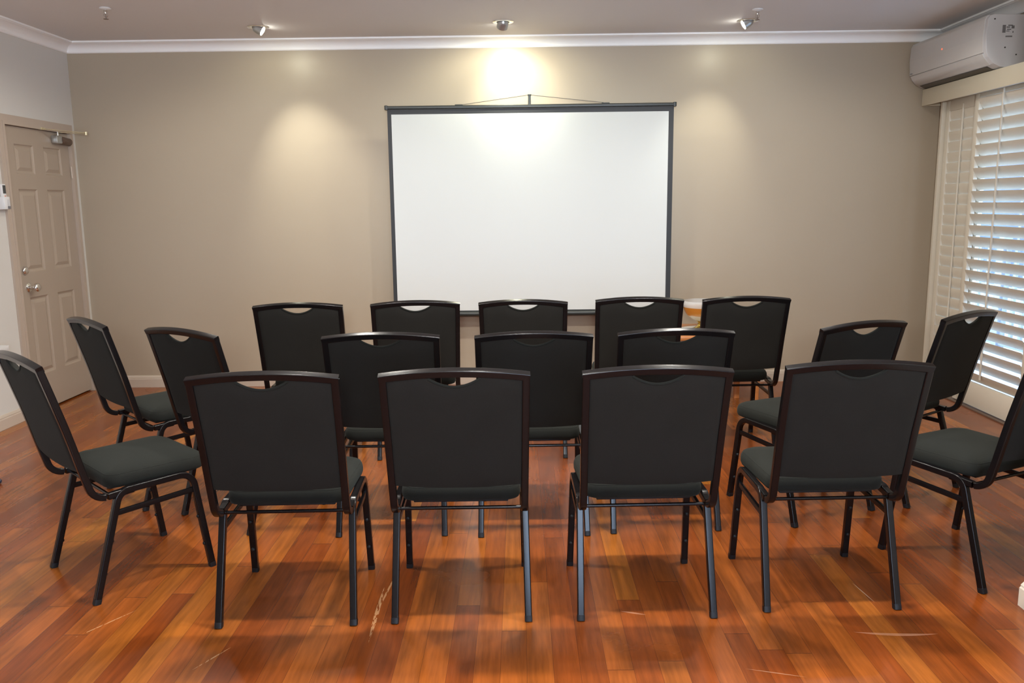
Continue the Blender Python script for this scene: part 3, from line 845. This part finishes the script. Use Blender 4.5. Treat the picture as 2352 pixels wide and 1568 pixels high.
    # --- legs: each side is one bent tube, divided into rear leg, side rail and front leg
    for s in (-1, 1):
        X = s*.236; XF = s*.234
        xt_ = s*.205
        full = fillet([(X,.002,.004),(s*.229,.119,.408),(s*.226,.402,.413),(XF,.456,.004)], [.050,.060], 8)
        n1 = 9; 
        rear = full[:n1+1]; mid = full[n1:-(n1)]; front = full[-(n1)-1:]
        # split at the ends of the two bends
        rear = full[0:10]; front = full[-10:]; mid = full[9:len(full)-9]
        prof = TB
        ups = (0,1,.02)
        for nm, pth in (('leg', rear), ('leg', list(reversed(front)))):
            is_rear = pth is rear
            lg = obj(nm, tube(pth, prof, (1,0,0)), 'black_metal', t)
            p0, p1 = Vector(pth[0]), Vector(pth[1])
            d = (p1-p0).normalized()
            obj('foot_cap', tube([p0-d*.004, p0+d*.016], rrect(.0264,.0264,.005,2), (1,0,0)), 'black_rubber', lg)
            inward = Vector((0, 1 if is_rear else -1, 0))
            for hz in (.105, .225):
                q = p0+(p1-p0)*((hz-p0.z)/(p1.z-p0.z))
                obj('stacking_bumper', lt([(0,0),(.0075,0),(.0075,.003),(.005,.006),(0,.007)], 12, frame_to(q+inward*.0118, inward)), 'black_rubber', lg)
        obj('side_rail', tube(mid, prof, (1,0,0)), 'black_metal', t)
        # brace between the legs below the rail
        ya = .3/.372*.085; 
        obj('side_brace', tube([(s*.230,.096,.327),(s*.228,.411,.342)], rrect(.013,.022,.004,2), (0,0,1)), 'black_metal', t)
    # --- thin cross rods
    obj('rear_cross_rod', tube([(-.225,.102,.386),(.225,.102,.386)], circ(.0065,10), (0,0,1)), 'black_metal', t)
    obj('front_cross_rod', tube([(-.220,.375,.398),(.220,.375,.398)], circ(.0065,10), (0,0,1)), 'black_metal', t)
    return t

def kids(o): return [c for c in list(bpy.data.objects) if c.parent == o]
def copy_tree(o, parent=None):
    c = o.copy(); COL.objects.link(c)
    if parent is not None: c.parent = parent
    for ch in o_children[o.name] if o.name in o_children else []:
        copy_tree(ch, c)
    return c
CHAIRS = [
 ('F1', -.833, 2.693, 1.9, 'nearest row', 'front-most leftmost chair facing the screen, its seat showing at its right side'),
 ('F2', -.217, 2.716, 1.1, 'nearest row', 'second chair from the left in the nearest row, glint at right of top rail'),
 ('F3', .440, 2.730, 1.7, 'nearest row', 'third chair from the left in the nearest row, glint at left of top rail'),
 ('F4', 1.112, 2.783, 1.6, 'nearest row', 'rightmost chair of the nearest row, seat jutting out at its left side'),
 ('M1', -.582, 3.486, .8, 'middle row', 'left chair of the middle row, between the two left chairs of nearest row'),
 ('M2', .053, 3.474, 1.2, 'middle row', 'centre chair of the middle row, in the gap between the two central near chairs'),
 ('M3', .643, 3.511, 3.0, 'middle row', 'right chair of the middle row, orange timber seen through its hand hole'),
 ('B1', -1.216, 4.574, 1.4, 'back row', 'leftmost chair of the back row, clear of the screen against the beige wall'),
 ('B2', -.586, 4.618, 5.0, 'back row', 'back row chair in front of the lower left corner of the screen'),
 ('B3', .018, 4.615, -1.0, 'back row', 'middle chair of the back row, below the centre of the screen'),
 ('B4', .665, 4.681, -.6, 'back row', 'back row chair left of the footed glass bowl'),
 ('B5', 1.248, 4.662, 2.2, 'back row', 'rightmost chair of the back row, right of the footed glass bowl'),
 ('S1', -2.007, 3.987, -44.2, 'left wing', 'farthest of the three angled left chairs, in front of the door'),
 ('S2', -1.424, 3.638, -32.6, 'left wing', 'angled left chair partly hidden behind the leftmost chair of the nearest row'),
 ('S3', -1.763, 3.027, -43.5, 'left wing', 'angled chair at the left edge with its whole seat and four legs visible'),
 ('T1', 1.446, 3.653, 24.8, 'right wing', 'angled chair behind the rightmost near chair, only its top and seat corner visible'),
 ('T2', 2.032, 3.922, 36.3, 'right wing', 'angled chair by the window shutters with its back toward them'),
 ('T3', 1.932, 3.012, 26.4, 'right wing', 'angled chair cut off by the right edge, its seat and front legs visible'),
]
proto = make_chair('banquet_chair', '')
o_children = {}
for o in bpy.data.objects:
    if o.parent is not None: o_children.setdefault(o.parent.name, []).append(o)
roots = [proto]+[copy_tree(proto) for _ in CHAIRS[1:]]
for root, (cid, x, y, a, grp, txt) in zip(roots, CHAIRS):
    root.location = (x, y, 0); root.rotation_euler = (0, 0, R(a))
    tag(root, txt, 'chair', 'charcoal banquet chairs of the '+grp)

# ------------------------------------------------------------------ light
NEUT = (1, .95, .86)
def pt(name, x, y, z, e, col=NEUT, rad=.05, size=150, blend=.7, d=(0,0,-1)):
    return spot(name, (x, y, z), d, e, size, blend, col, rad)
for x, y, e in ((-2.3, 5.35, 20), (-1.1, 4.55, 66), (1.05, 4.55, 66), (2.2, 5.35, 17)):  # inner pair are lamps; the outer pair is fill added for the wall sides
    pt('ceiling_lamp_or_fill', x, y, H-.05, e, size=168, blend=.5)
for x in (-.95, -.05, .95):
    pt('ceiling_lamp_or_fill', x, 2.98, H-.05, 122)
for x in (-1.6, 0, 1.2):  # row added to brighten the near floor, no real lamps here
    pt('ceiling_lamp_or_fill', x, .9, H-.05, 21)
def bulb(x, y, z, e, rad, col=NEUT):  # added point fill behind the camera
    ld = bpy.data.lights.new('fill_point', 'POINT'); ld.energy = e; ld.shadow_soft_size = rad; ld.color = col
    o = bpy.data.objects.new('fill_point', ld); COL.objects.link(o); o.location = (x, y, z)
bulb(0, -.6, 1.95, 38, .18)
spot('ceiling_fill', (0, -.7, 1.7), (0, 1.3, 1), 560, 130, 1, (.97, 1, 1), .12)  # added fill aimed up to lift the ceiling, no such fitting
# daylight through the rear window
al = bpy.data.lights.new('window_daylight', 'AREA'); al.shape = 'RECTANGLE'; al.size = WX1-WX0; al.size_y = WZ1-WZ0; al.energy = 62; al.color = (.66,.80,1)
ao = bpy.data.objects.new('window_daylight', al); COL.objects.link(ao); ao.location = ((WX0+WX1)/2, YF-.16, (WZ0+WZ1)/2); ao.rotation_euler = (R(90), 0, 0)
ao.rotation_euler = Vector((0,1,0)).to_track_quat('-Z','Z').to_euler()

w = bpy.data.worlds.new('overcast'); scn.world = w; w.use_nodes = True
nt = w.node_tree; bg = nt.nodes['Background']
bg.inputs[0].default_value = (.50,.69,1,1); bg.inputs[1].default_value = 9

scn.view_settings.view_transform = 'Standard'; scn.view_settings.look = 'None'
scn.view_settings.exposure = .32; scn.view_settings.gamma = 1; scn.view_settings.use_curve_mapping = False
scn.cycles.use_denoising = True
scn.cycles.max_bounces = 10; scn.cycles.diffuse_bounces = 6; scn.cycles.glossy_bounces = 5
scn.cycles.transmission_bounces = 8; scn.cycles.transparent_max_bounces = 12
scn.cycles.sample_clamp_indirect = 6
scn.cycles.caustics_reflective = False; scn.cycles.caustics_refractive = False
